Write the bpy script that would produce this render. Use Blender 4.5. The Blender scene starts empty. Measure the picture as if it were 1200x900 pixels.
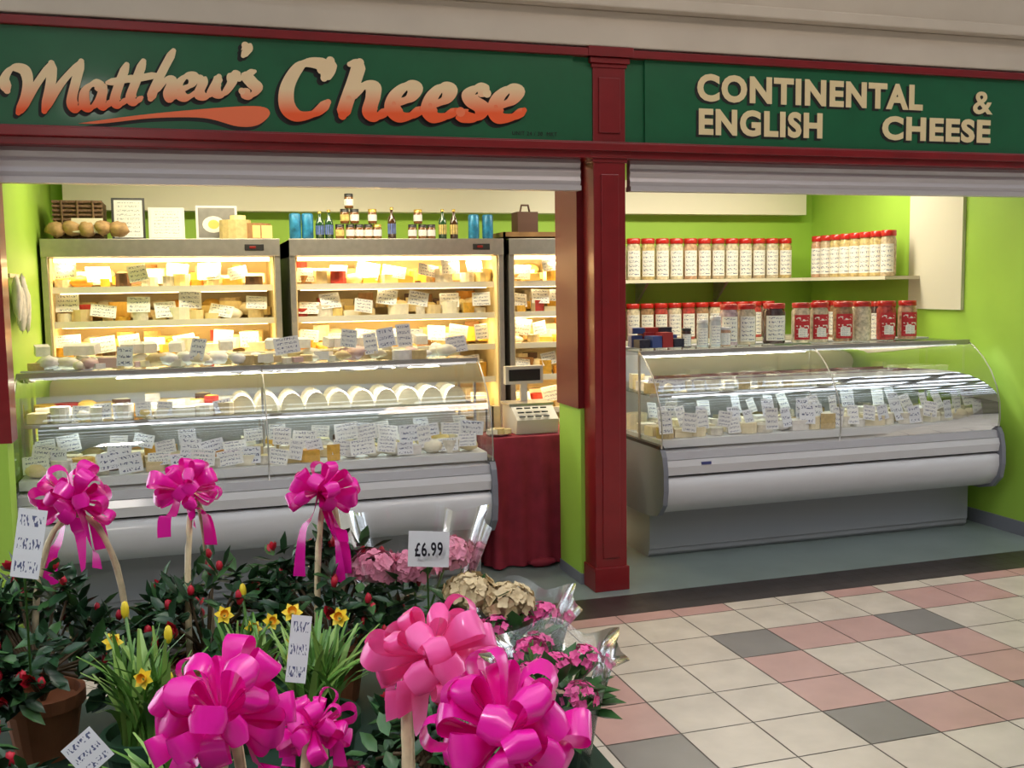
import bpy, math, random
from mathutils import Vector, Matrix
PI=math.pi
sc=bpy.context.scene
try:
    sc.view_settings.view_transform='Standard'; sc.view_settings.look='None'
except Exception: pass

# ---------------- materials ----------------
MC={}
def mat(name,col,rough=.5,metal=0,emit=0,noise=0,nscale=8,spec=.5,coat=0,bump=0,ecol=None,sheen=0):
    if name in MC: return MC[name]
    m=bpy.data.materials.new(name); m.use_nodes=True; nt=m.node_tree; b=nt.nodes['Principled BSDF']
    c=(*col,1); b.inputs['Base Color'].default_value=c
    b.inputs['Roughness'].default_value=rough; b.inputs['Metallic'].default_value=metal
    b.inputs['Specular IOR Level'].default_value=spec
    if coat: b.inputs['Coat Weight'].default_value=coat; b.inputs['Coat Roughness'].default_value=.08
    if sheen: b.inputs['Sheen Weight'].default_value=sheen
    if emit:
        b.inputs['Emission Color'].default_value=(*(ecol or col),1); b.inputs['Emission Strength'].default_value=emit
    if noise or bump:
        tc=nt.nodes.new('ShaderNodeTexCoord'); n=nt.nodes.new('ShaderNodeTexNoise')
        n.inputs['Scale'].default_value=nscale; n.inputs['Detail'].default_value=5
        nt.links.new(tc.outputs['Object'],n.inputs['Vector'])
        if noise:
            r=nt.nodes.new('ShaderNodeMapRange'); r.inputs['From Min'].default_value=.3; r.inputs['From Max'].default_value=.7
            r.inputs['To Min'].default_value=1-noise; r.inputs['To Max'].default_value=1+noise*.6
            mx=nt.nodes.new('ShaderNodeVectorMath'); mx.operation='SCALE'; mx.inputs[0].default_value=col
            nt.links.new(n.outputs['Fac'],r.inputs['Value']); nt.links.new(r.outputs['Result'],mx.inputs['Scale'])
            nt.links.new(mx.outputs['Vector'],b.inputs['Base Color'])
        if bump:
            bp=nt.nodes.new('ShaderNodeBump'); bp.inputs['Strength'].default_value=bump; bp.inputs['Distance'].default_value=.01
            nt.links.new(n.outputs['Fac'],bp.inputs['Height']); nt.links.new(bp.outputs['Normal'],b.inputs['Normal'])
    MC[name]=m; return m
def glass(name,tint=(1,1,1),gl=.0,rough=.03,k=.8):
    if name in MC: return MC[name]
    m=bpy.data.materials.new(name); m.use_nodes=True; nt=m.node_tree; nt.nodes.clear()
    o=nt.nodes.new('ShaderNodeOutputMaterial'); t=nt.nodes.new('ShaderNodeBsdfTransparent'); g=nt.nodes.new('ShaderNodeBsdfGlossy')
    t.inputs[0].default_value=(*tint,1); g.inputs['Roughness'].default_value=rough
    f=nt.nodes.new('ShaderNodeFresnel'); f.inputs[0].default_value=1.5
    a=nt.nodes.new('ShaderNodeMath'); a.operation='MULTIPLY_ADD'; a.inputs[1].default_value=k; a.inputs[2].default_value=gl
    a.use_clamp=True
    mx=nt.nodes.new('ShaderNodeMixShader')
    nt.links.new(f.outputs[0],a.inputs[0]); nt.links.new(a.outputs[0],mx.inputs[0]); nt.links.new(t.outputs[0],mx.inputs[1]); nt.links.new(g.outputs[0],mx.inputs[2]); nt.links.new(mx.outputs[0],o.inputs[0])
    MC[name]=m; return m
def writing(name,paper=(.85,.85,.82),ink=(.10,.12,.24),rows=4,dens=.54,fx=9):
    if name in MC: return MC[name]
    m=bpy.data.materials.new(name); m.use_nodes=True; nt=m.node_tree; b=nt.nodes['Principled BSDF']; b.inputs['Roughness'].default_value=.6
    N=nt.nodes.new; L=nt.links.new
    tc=N('ShaderNodeTexCoord'); sp=N('ShaderNodeSeparateXYZ'); L(tc.outputs['UV'],sp.inputs[0])
    def M(op,a,bv,c=None):
        n=N('ShaderNodeMath'); n.operation=op
        for i,v in enumerate((a,bv,c)):
            if v is None: continue
            if hasattr(v,'is_output'): L(v,n.inputs[i])
            else: n.inputs[i].default_value=v
        return n.outputs[0]
    fr=M('FRACT',M('MULTIPLY',sp.outputs[1],rows),0)
    band=M('MULTIPLY',M('GREATER_THAN',fr,.25),M('LESS_THAN',fr,.72))
    fu=M('FRACT',sp.outputs[0],0); fv=M('FRACT',sp.outputs[1],0)
    mg=M('MULTIPLY',M('MULTIPLY',M('GREATER_THAN',fu,.1),M('LESS_THAN',fu,.9)),M('MULTIPLY',M('GREATER_THAN',fv,.06),M('LESS_THAN',fv,.94)))
    mp=N('ShaderNodeMapping'); mp.inputs['Scale'].default_value=(fx,rows*1.5,1); L(tc.outputs['UV'],mp.inputs[0])
    no=N('ShaderNodeTexNoise'); no.inputs['Scale'].default_value=2.2; no.inputs['Detail'].default_value=1; L(mp.outputs[0],no.inputs['Vector'])
    a=M('MULTIPLY',M('GREATER_THAN',no.outputs['Fac'],dens),M('MULTIPLY',band,mg))
    mx=N('ShaderNodeMix'); mx.data_type='RGBA'; mx.inputs[6].default_value=(*paper,1); mx.inputs[7].default_value=(*ink,1)
    L(a,mx.inputs[0]); L(mx.outputs[2],b.inputs['Base Color'])
    MC[name]=m; return m

# ---------------- mesh builder ----------------
class MB:
    def __init__(s): s.v=[];s.f=[];s.mi=[];s.uv=[];s.sm=[];s.ms=[]
    def m(s,mt):
        if mt not in s.ms: s.ms.append(mt)
        return s.ms.index(mt)
    def add(s,vs,fs,mt,smooth=False,uvs=None):
        o=len(s.v); s.v+= [tuple(p) for p in vs]; k=s.m(mt)
        for i,f in enumerate(fs):
            s.f.append([o+a for a in f]); s.mi.append(k); s.sm.append(smooth); s.uv.append(uvs[i] if uvs else None)
    def box(s,x0,x1,y0,y1,z0,z1,mt,M=None):
        vs=[Vector((x,y,z)) for x in(x0,x1) for y in(y0,y1) for z in(z0,z1)]
        if M: vs=[M@p for p in vs]
        s.add(vs,[(0,1,3,2),(4,6,7,5),(0,4,5,1),(2,3,7,6),(0,2,6,4),(1,5,7,3)],mt)
    def obox(s,c,sx,sy,sz,mt,rz=0,rx=0,ry=0):
        M=Matrix.Translation(c)@Matrix.Rotation(rz,4,'Z')@Matrix.Rotation(rx,4,'X')@Matrix.Rotation(ry,4,'Y')
        s.box(-sx/2,sx/2,-sy/2,sy/2,-sz/2,sz/2,mt,M)
    def prism(s,prof,x0,x1,mt,smooth=False,cap=True,M=None):
        n=len(prof); vs=[Vector((x0,y,z)) for y,z in prof]+[Vector((x1,y,z)) for y,z in prof]
        if M: vs=[M@p for p in vs]
        fs=[(i,(i+1)%n,n+(i+1)%n,n+i) for i in range(n)]
        s.add(vs,fs,mt,smooth)
        if cap: s.add(vs,[tuple(range(n)),tuple(range(2*n-1,n-1,-1))],mt)
    def sheet(s,prof,x0,x1,mt,smooth=True):
        n=len(prof); vs=[(x0,y,z) for y,z in prof]+[(x1,y,z) for y,z in prof]
        s.add(vs,[(i,i+1,n+i+1,n+i) for i in range(n-1)],mt,smooth)
    def lathe(s,c,prof,mt,seg=16,smooth=True,a0=0,a1=2*PI,M=None,ruf=0,rn=7):
        full=abs(a1-a0-2*PI)<1e-6; k=seg if full else seg+1; vs=[];n=len(prof)
        for i in range(k):
            a=a0+(a1-a0)*i/seg
            for q,(r,z) in enumerate(prof):
                rr=r*(1+ruf*(q/(n-1))*math.sin(rn*a)); p=Vector((rr*math.cos(a),rr*math.sin(a),z+(ruf*.12*(q/(n-1))*math.sin(a*5+1) if ruf else 0)))
                if M: p=M@p
                vs.append(p+Vector(c))
        fs=[];uvs=[]
        for i in range(seg):
            j=(i+1)%k
            for q in range(n-1):
                fs.append((i*n+q,j*n+q,j*n+q+1,i*n+q+1))
                u0,u1=i/seg,(i+1)/seg;v0,v1=q/(n-1),(q+1)/(n-1)
                uvs.append([(u0,v0),(u1,v0),(u1,v1),(u0,v1)])
        s.add(vs,fs,mt,smooth,uvs)
    def cyl(s,c,r,h,mt,seg=14,r2=None):
        s.lathe(c,[(1e-4,0),(r,0),(r if r2 is None else r2,h),(1e-4,h)],mt,seg,False)
    def wedge(s,c,r,h,a0,a1,mt,rind,seg=4):
        vs=[Vector((0,0,0)),Vector((0,0,h))]
        for i in range(seg+1):
            a=a0+(a1-a0)*i/seg; vs+= [Vector((r*math.cos(a),r*math.sin(a),0)),Vector((r*math.cos(a),r*math.sin(a),h))]
        vs=[v+Vector(c) for v in vs]
        s.add(vs,[(0,2,3,1),(0,1,3+2*seg,2+2*seg)]+[(1,3+2*i,5+2*i) for i in range(seg)],mt)
        s.add(vs,[(2+2*i,4+2*i,5+2*i,3+2*i) for i in range(seg)],rind)
    def blob(s,c,sx,sy,sz,mt,rnd,nz=.12,seg=10,rz=0):
        vs=[];fs=[];R=seg//2+1
        for j in range(R+1):
            th=PI*j/R
            for i in range(seg):
                a=2*PI*i/seg; k=1+rnd.uniform(-nz,nz)
                x,y,z=math.sin(th)*math.cos(a)*sx*k,math.sin(th)*math.sin(a)*sy*k,math.cos(th)*sz*k
                vs.append((c[0]+x*math.cos(rz)-y*math.sin(rz),c[1]+x*math.sin(rz)+y*math.cos(rz),c[2]+z))
        for j in range(R):
            for i in range(seg):
                fs.append((j*seg+i,(j+1)*seg+i,(j+1)*seg+(i+1)%seg,j*seg+(i+1)%seg))
        s.add(vs,fs,mt,True)
    def card(s,c,w,h,mt,tilt=.25,yaw=0,roll=0):
        M=Matrix.Translation(c)@Matrix.Rotation(yaw,4,'Z')@Matrix.Rotation(-tilt,4,'X')@Matrix.Rotation(roll,4,'Y')
        vs=[M@Vector(p) for p in((-w/2,0,0),(w/2,0,0),(w/2,0,h),(-w/2,0,h))]
        du=random.randint(0,40);dv=random.randint(0,40)
        s.add(vs,[(0,1,2,3)],mt,False,[[(du,dv),(du+1,dv),(du+1,dv+1),(du,dv+1)]])
    def tube(s,pts,r,mt,seg=6,r2=None):
        pts=[Vector(p) for p in pts];n=len(pts);vs=[];fs=[]
        for i,p in enumerate(pts):
            t=(pts[min(i+1,n-1)]-pts[max(i-1,0)]).normalized()
            a=t.cross(Vector((0.13,.3,1)));a=a.normalized() if a.length>1e-4 else Vector((1,0,0));b=t.cross(a)
            rr=r if r2 is None else r+(r2-r)*i/(n-1)
            for k in range(seg):
                q=2*PI*k/seg; vs.append(p+(a*math.cos(q)+b*math.sin(q))*rr)
        for i in range(n-1):
            for k in range(seg): fs.append((i*seg+k,i*seg+(k+1)%seg,(i+1)*seg+(k+1)%seg,(i+1)*seg+k))
        fs+= [tuple(range(seg)),tuple((n-1)*seg+k for k in range(seg))]
        s.add(vs,fs,mt,True)
    def leaf(s,p,d,n,L,W,mt,fold=.25):
        p=Vector(p);d=Vector(d).normalized();sd=d.cross(Vector(n))
        sd=sd.normalized() if sd.length>1e-4 else Vector((1,0,0)); up=sd.cross(d)
        m1=p+d*L*.5+up*(-W*fold); tip=p+d*L-up*L*.12
        s.add([p,p+d*L*.3+sd*W*.42,p+d*L*.65+sd*W*.40,tip,p+d*L*.65-sd*W*.40,p+d*L*.3-sd*W*.42,m1],[(0,1,6),(1,2,6),(2,3,6),(3,4,6),(4,5,6),(5,0,6)],mt,True)
    def build(s,name,parent=None,bevel=0):
        me=bpy.data.meshes.new(name); me.from_pydata(s.v,[],s.f)
        for mt in s.ms: me.materials.append(mt)
        me.polygons.foreach_set('material_index',s.mi); me.polygons.foreach_set('use_smooth',s.sm)
        ul=me.uv_layers.new(name='UVMap'); i=0
        for pi,f in enumerate(s.f):
            u=s.uv[pi]
            for k in range(len(f)):
                if u: ul.data[i].uv=u[k]
                i+=1
        me.update()
        o=bpy.data.objects.new(name,me); sc.collection.objects.link(o)
        if parent: o.parent=parent
        if bevel:
            b=o.modifiers.new('bev','BEVEL'); b.width=bevel; b.segments=2; b.limit_method='ANGLE'
        return o
def empty(name,loc=(0,0,0)):
    o=bpy.data.objects.new(name,None); o.location=loc; sc.collection.objects.link(o); o.empty_display_size=.1; return o

# ---------------- camera ----------------
f=1195.0;th=math.radians(17.2);ph=math.radians(5.5);ro=0.015
F=Vector((math.sin(th)*math.cos(ph),math.cos(th)*math.cos(ph),-math.sin(ph)))
r0=Vector((math.cos(th),-math.sin(th),0));u0=r0.cross(F)
R=r0*math.cos(ro)-u0*math.sin(ro);U=u0*math.cos(ro)+r0*math.sin(ro)
C=Vector((-2.094,-4.992,1.65))
cd=bpy.data.cameras.new('camera'); cam=bpy.data.objects.new('camera',cd); sc.collection.objects.link(cam)
cd.sensor_width=36; cd.lens=36*f/1200; cd.clip_start=.02
cam.matrix_world=Matrix(((R.x,U.x,-F.x,C.x),(R.y,U.y,-F.y,C.y),(R.z,U.z,-F.z,C.z),(0,0,0,1)))
sc.camera=cam

# ---------------- common materials ----------------
red=mat('red_gloss_paint',(.21,.006,.010),.35,noise=.15,nscale=6,coat=.2)
red2=mat('red_paint_dark',(.14,.005,.008),.4)
green=mat('lime_wall_paint',(.36,.60,.07),.55,noise=.06,nscale=2)
signg=mat('sign_green_paint',(.004,.11,.040),.4,noise=.12,nscale=4,coat=.1)
cream=mat('cream_fascia_paint',(.60,.53,.44),.5,noise=.06,nscale=3)
creamw=mat('cream_panel_paint',(.78,.74,.60),.5)
white=mat('white_enamel',(.66,.66,.68),.3,coat=.3)
grey=mat('grey_plastic',(.20,.21,.25),.4)
lgrey=mat('light_grey_enamel',(.48,.48,.51),.35)
steel=mat('brushed_steel',(.50,.48,.45),.35,metal=.8,noise=.1,nscale=20)
alu=mat('aluminium_shutter',(.55,.52,.53),.45,metal=.3)
dark=mat('dark_trim',(.02,.02,.022),.4)
fin=mat('fridge_interior',(.80,.65,.36),.5)
shelfw=mat('shelf_white',(.75,.72,.62),.4)
G=glass('clear_glass',gl=.10,k=.8,rough=.02)
GE=glass('end_glass',gl=.01,k=.5)
GS=glass('shelf_glass',tint=(.9,.97,.95),gl=.04)
tag=writing('price_ticket'); tag2=writing('price_ticket_blue',paper=(.82,.84,.88),rows=3,fx=6)
lab=writing('jar_label',paper=(.82,.80,.74),rows=6,fx=7)
tube_e=mat('lamp_tube_warm',(1,.85,.6),emit=8,ecol=(1,.74,.38))
tube_c=mat('lamp_tube_cool',(1,1,1),emit=4,ecol=(.95,.97,1))

# ---------------- floor ----------------
b=MB(); grout=mat('tile_grout',(.16,.14,.13),.8)
b.box(-12,12,-12,-.1,-.1,-.004,grout)
tc=mat('tile_cream',(.50,.44,.38),.30,noise=.14,nscale=5); tp=mat('tile_pink',(.42,.25,.23),.32,noise=.1,nscale=5); tg=mat('tile_grey',(.17,.155,.15),.32,noise=.1,nscale=5)
td=mat('tile_dark_edge',(.045,.035,.035),.3,noise=.3,nscale=9)
GREY={(0,0),(3,0),(0,3),(3,3),(-3,3)}
PINK={(1,0),(2,0),(0,1),(0,2),(3,1),(3,2),(1,3),(2,3),(-3,2),(-3,1),(-3,-2),(-2,-2),(-1,-2),(0,-2),(4,-1),(5,-1),(6,-2),(7,-2),(3,-2)}
for j in range(-1,36):
    y1=-.52-.3*j if j>=0 else -.4; y0=-.52-.3*(j+1) if j>=0 else -.52
    for i in range(-30,32):
        x0=.15+.3*i
        k=(i,j-1)
        m_=tg if k in GREY else tp if k in PINK else tc
        b.add([(x0+.003,y0+.003,0),(x0+.297,y0+.003,0),(x0+.297,y1-.003,0),(x0+.003,y1-.003,0)],[(0,1,2,3)],m_)
for j in range(3):
    for i in range(-66,66):
        x0=.1*i; y0=-.1-.1*(j+1); b.add([(x0+.002,y0+.002,0),(x0+.098,y0+.002,0),(x0+.098,y0+.098,0),(x0+.002,y0+.098,0)],[(0,1,2,3)],td)
b.build('floor')
b=MB(); b.box(-3.2,3.2,-.1,2.8,-.1,0.0,mat('vinyl_floor',(.21,.26,.25),.35,noise=.12,nscale=3)); b.build('floor_shop')

# ---------------- shop shell ----------------
def simple(name,x0,x1,y0,y1,z0,z1,m_,bev=0):
    b=MB(); b.box(x0,x1,y0,y1,z0,z1,m_); return b.build(name,bevel=bev)
simple('wall_back',-3.2,3.2,2.6,2.75,0,2.7,green)
simple('wall_left',-3.2,-2.99,.16,2.6,0,2.7,green)
simple('wall_right',2.94,3.2,.16,2.6,0,2.7,green)
simple('ceiling_shop',-3.2,3.2,.16,2.75,2.7,2.8,creamw)
simple('trim_soffit',-2.9,2.80,2.47,2.6,2.2,2.46,creamw)
simple('trim_wall_panel',2.915,2.94,.78,1.32,1.44,2.45,mat('panel_cream',(.70,.66,.54),.5))
simple('baseboard_right',2.925,2.94,.16,2.5,0,.09,grey)
b=MB(); b.box(-.11,.12,.165,.5,0,.98,green); b.box(-.125,.13,.16,.5,.98,2.4,red2); b.box(-.115,.125,.16,.505,0,.06,grey); b.build('wall_pier')
def column(x):
    b=MB(); b.box(x-.09,x+.09,0,.16,0,2.86,red); b.box(x-.10,x+.10,-.012,.16,0,.13,red)
    b.box(x-.05,x+.05,-.008,0.01,.18,2.22,red)
    for z0,z1,e in((2.28,2.31,.008),(2.31,2.35,.022),(2.35,2.38,.012),(2.76,2.78,.008),(2.78,2.81,.02),(2.81,2.86,.035)):
        b.box(x-.09-e,x+.09+e,-e,.1,z0,z1,red)
    b.box(x-.06,x+.06,-.010,.01,2.43,2.71,red)
    b.build('column',bevel=.004)
column(0); column(3.45)
b=MB(); b.box(2.95,3.5,.165,.3,0,2.4,creamw); b.build('wall_return')
b=MB(); b.box(-3.2,-2.9,0,.158,.98,2.4,red); b.box(-3.2,-2.92,.0,.158,0,.98,green); b.build('wall_jamb')
b=MB()
b.box(-6,6,-.02,.2,2.30,2.385,red); b.box(-6,6,-.045,0,2.335,2.375,red); b.box(-6,6,-.03,.2,2.81,2.85,red)
b.build('trim_red_beam',bevel=.004)
b=MB()
b.box(-6,6,-.03,.3,2.86,3.04,cream); b.box(-6,6,-.10,.3,3.04,3.10,cream); b.box(-6,6,-.06,.3,3.10,3.5,cream); b.box(-6,6,-.14,.3,3.5,3.6,cream)
b.build('trim_cream_fascia',bevel=.008)
for x0,x1 in((-2.9,-.14),(.14,2.92)):
    b=MB()
    b.box(x0,x1,.06,.10,2.16,2.30,alu)
    for k in range(3): b.prism([(.06,2.17+k*.045),(.052,2.19+k*.045),(.06,2.21+k*.045)],x0,x1,alu)
    b.box(x0,x1,.045,.11,2.14,2.165,alu)
    b.build('roller_shutter')

# ---------------- signs ----------------
def X(u): return -2.85+.0032195*u+1.084e-6*u*u
def Z(u,v): return 2.83-(v-(23+37*u/668))*(.00366+u/668*.00053)
def catmull(P,n=8):
    if len(P)<3: return [tuple(Vector(P[0]).lerp(Vector(P[1]),i/n)) for i in range(n+1)]
    Q=[P[0]]+list(P)+[P[-1]];out=[]
    for i in range(1,len(Q)-2):
        a,b_,c,d=[Vector(q) for q in Q[i-1:i+3]]
        for k in range(n):
            t=k/n; out.append(tuple(.5*((2*b_)+(c-a)*t+(2*a-5*b_+4*c-d)*t*t+(3*b_-a-3*c+d)*t**3)))
    out.append(tuple(P[-1])); return out
def stroke(mb,P,wmin,wmax,nib,y,mt,off=(0,0),vt=60,vb=140,grow=0):
    S=catmull(P); n=len(S); vs=[];uv=[]
    for i,p in enumerate(S):
        a=S[max(i-1,0)];c=S[min(i+1,n-1)]; t=Vector((c[0]-a[0],c[1]-a[1])); t=t.normalized() if t.length>0 else Vector((1,0))
        w=wmin+(wmax-wmin)*abs(math.sin(math.atan2(-t.y,t.x)-nib))+grow
        e=min(1,.6+.4*min(i,n-1-i)/3); w*=e/2
        nx,ny=-t.y*w,t.x*w
        for sgn in(1,-1):
            u=p[0]+nx*sgn;v=p[1]+ny*sgn; g=(v-vt)/(vb-vt)
            vs.append((X(u+off[0]),y-i*2e-6,Z(u+off[0],v+off[1]))); uv.append((.5,1-g))
    fs=[(2*i,2*i+1,2*i+3,2*i+2) for i in range(n-1)]
    mb.add(vs,fs,mt,False,[[uv[a] for a in f_] for f_ in fs])
    for e in(0,n-1):
        c_=(Vector(vs[2*e])+Vector(vs[2*e+1]))/2
        r=(Vector(vs[2*e])-Vector(vs[2*e+1])).length/2; yy=y-.00012-(.00005 if e else 0)
        q=[(c_.x+r*math.cos(k*PI/6),yy,c_.z+r*math.sin(k*PI/6)) for k in range(12)]
        mb.add(q,[tuple(range(12))],mt,False,[[uv[2*e]]*12])
m=bpy.data.materials.new('sign_lettering_gradient'); m.use_nodes=True; nt=m.node_tree; bs=nt.nodes['Principled BSDF']
tcn=nt.nodes.new('ShaderNodeTexCoord'); sp=nt.nodes.new('ShaderNodeSeparateXYZ'); cr=nt.nodes.new('ShaderNodeValToRGB')
nt.links.new(tcn.outputs['UV'],sp.inputs[0]); nt.links.new(sp.outputs[1],cr.inputs[0]); nt.links.new(cr.outputs[0],bs.inputs['Base Color'])
cr.color_ramp.elements[0].position=.15; cr.color_ramp.elements[0].color=(.90,.11,.02,1)
cr.color_ramp.elements[1].position=.55; cr.color_ramp.elements[1].color=(.90,.68,.40,1)
grad=m; bs.inputs['Roughness'].default_value=.5
black=mat('sign_shadow_black',(.008,.008,.008),.6)
lett=mat('sign_cream_paint',(.80,.66,.38),.5)
sgn=empty('shop_sign'); sgn2=empty('shop_sign')
b=MB(); b.box(-6,-.20,-.005,.12,2.385,2.81,signg); b.build('board',sgn)
b2=MB(); cnt=[0]
def word(strokes,wmin,wmax,nib,vt,vb):
    for P in strokes:
        cnt[0]+=1
        stroke(b2,P,wmin,wmax,nib,-.0055-cnt[0]*1e-5,black,off=(-3.5,3),vt=vt,vb=vb,grow=2.5)
    for P in strokes:
        cnt[0]+=1
        stroke(b2,P,wmin,wmax,nib,-.0085-cnt[0]*.00025,grad,vt=vt,vb=vb)
word([
 [(6,106),(4,92),(14,80),(28,82),(32,94),(28,112),(18,132)],
 [(22,130),(40,102),(62,74)],[(62,74),(60,96),(50,130)],
 [(50,130),(72,98),(98,72)],[(98,72),(90,96),(84,118),(90,127),(100,120)],
 [(122,104),(112,98),(101,106),(99,120),(106,126),(116,118),(124,103)],[(124,101),(119,118),(124,124),(132,118)],
 [(152,76),(142,98),(136,116),(141,122),(150,116)],[(128,97),(145,94),(162,91)],
 [(172,72),(162,95),(155,113),(160,119),(168,114)],[(150,94),(170,91),(186,88)],
 [(208,60),(196,80),(184,102),(178,116)],[(183,108),(196,95),(204,96),(200,108),(203,115),(211,110)],
 [(212,106),(226,100),(230,91),(221,90),(212,99),(213,110),(222,114),(236,106)],
 [(238,92),(240,98),(236,110),(246,112),(256,98),(260,90)],[(258,94),(255,107),(264,110),(274,98),(276,88),(283,92)],
 [(292,54),(294,59),(289,66)],
 [(302,84),(292,88),(298,97),(304,104),(296,112),(286,107)],
],5.5,14.5,.5,58,140)
sw=[(90,144),(150,136),(220,129),(300,124),(318,132),(304,146),(280,148),(240,138),(180,138),(120,144)]
def poly(pts,y,mt,off,uvv):
    S=catmull(pts+[pts[0]],6)[:-1]; b2.add([(X(u+off[0]),y,Z(u+off[0],v+off[1])) for u,v in S],[tuple(range(len(S)))],mt,False,[[(.5,uvv)]*len(S)])
poly([(u,v+1) for u,v in sw],-.0054,black,(-3,3.5),0); poly(sw,-.0084,grad,(0,0),.2)
word([
 [(386,84),(376,75),(356,77),(340,100),(338,124),(350,136),(370,133),(386,120)],[(390,72),(387,84),(382,92)],
 [(424,74),(418,92),(408,118),(402,136)],[(412,76),(426,74)],[(410,116),(426,102),(438,103),(438,114),(434,130),(442,137),(454,130)],
 [(462,122),(480,116),(487,105),(478,101),(465,111),(460,126),(469,137),(482,136),(494,128)],
 [(504,124),(521,118),(527,107),(518,103),(507,113),(502,128),(509,138),(522,137),(534,130)],
 [(570,110),(560,104),(550,110),(553,119),(564,128),(558,138),(545,138),(539,132)],
 [(580,126),(597,120),(605,109),(596,105),(584,114),(579,128),(585,139),(600,138),(613,130)],
],8,19,.35,72,144)
b2.build('lettering',sgn)
b=MB(); b.box(.20,6,-.005,.12,2.385,2.81,signg); b.build('board',sgn2)
b=MB(); b.box(-.2,.2,.01,.12,2.385,2.81,signg); b.build('trim_sign_backing')
def text(s,x0,x1,z0,z1,m_,y,parent,off=.012,nm='lettering',rz=0):
    c=bpy.data.curves.new(nm,'FONT'); c.body=s; c.size=.2; c.offset=off; c.extrude=.001; c.resolution_u=4; c.space_character=1.12; c.materials.append(m_)
    o=bpy.data.objects.new(nm,c); sc.collection.objects.link(o)
    bpy.context.view_layer.update()
    bb=[Vector(q) for q in o.bound_box]; w0=min(q.x for q in bb);w1=max(q.x for q in bb);h0=min(q.y for q in bb);h1=max(q.y for q in bb)
    o.rotation_euler=(PI/2,0,rz)
    sx=(x1-x0)/(w1-w0);sz=(z1-z0)/(h1-h0); o.scale=(sx,sz,1); o.location=(x0-w0*sx,y,z0-h0*sz); o.parent=parent; return o
for s,x0,x1,z0,z1,of in(('CONTINENTAL',.50,1.93,2.61,2.755,.009),('&',2.28,2.42,2.605,2.735,.004),('ENGLISH',.51,1.27,2.435,2.575,.009),('CHEESE',1.66,2.41,2.44,2.575,.009)):
    text(s,x0,x1,z0,z1,lett,-.0095,sgn2,off=of); text(s,x0-.014,x1-.010,z0-.012,z1-.010,black,-.0065,sgn2,off=of+.004)
text('UNIT 24 / 30  MKT',-.53,-.29,2.405,2.425,black,-.0065,sgn,off=0)

# ---------------- cheese stock ----------------
CH=[mat('cheese_%d'%i,c,.5,noise=.08,nscale=30) for i,c in enumerate([(.80,.66,.33),(.85,.74,.48),(.80,.50,.10),(.75,.33,.04),(.86,.80,.62),(.78,.60,.22),(.70,.55,.30),(.82,.76,.60)])]
RI=[mat('rind_%d'%i,c,.6,noise=.2,nscale=40) for i,c in enumerate([(.35,.18,.07),(.75,.70,.58),(.10,.05,.03),(.45,.04,.03),(.6,.45,.2),(.75,.42,.05)])]
wrap=mat('paper_wrap',(.80,.76,.70),.5,noise=.12,nscale=30,bump=.4)
def cheese(mb,x,y,z,s,r,pale=False):
    k=r.random(); m_=r.choice(CH if not pale else [CH[1],CH[4],CH[7],CH[4],wrap]); rd=r.choice(RI+[RI[4],RI[5],RI[1]] if not pale else [RI[1],RI[4],RI[1]])
    if k<.3: mb.cyl((x,y,z),s*.5,s*r.uniform(.4,.8),r.choice([m_,m_,rd]),12)
    elif k<.6:
        a=-PI/2+r.uniform(-.6,.6)-.4; mb.wedge((x,y+s*.3,z),s*.8,s*r.uniform(.45,.8),a,a+r.uniform(.7,1.2),m_,rd)
    elif k<.85: mb.obox((x,y,z+s*.25),s*r.uniform(.7,1.1),s*.8,s*.5,m_,r.uniform(-.4,.4))
    else: mb.blob((x,y,z+s*.3),s*.5,s*.45,s*.3,m_,r,.08)
def ticket(mb,x,y,z,r,s=1,m_=None,port=False):
    w,h=(.085,.06) if not port else (.062,.085)
    mb.card((x,y,z),w*s*r.uniform(.8,1.15),h*s*r.uniform(.8,1.2),m_ or r.choice([tag,tag,tag2]),r.uniform(.05,.5),r.uniform(-.4,.4),r.uniform(-.2,.2))

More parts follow.
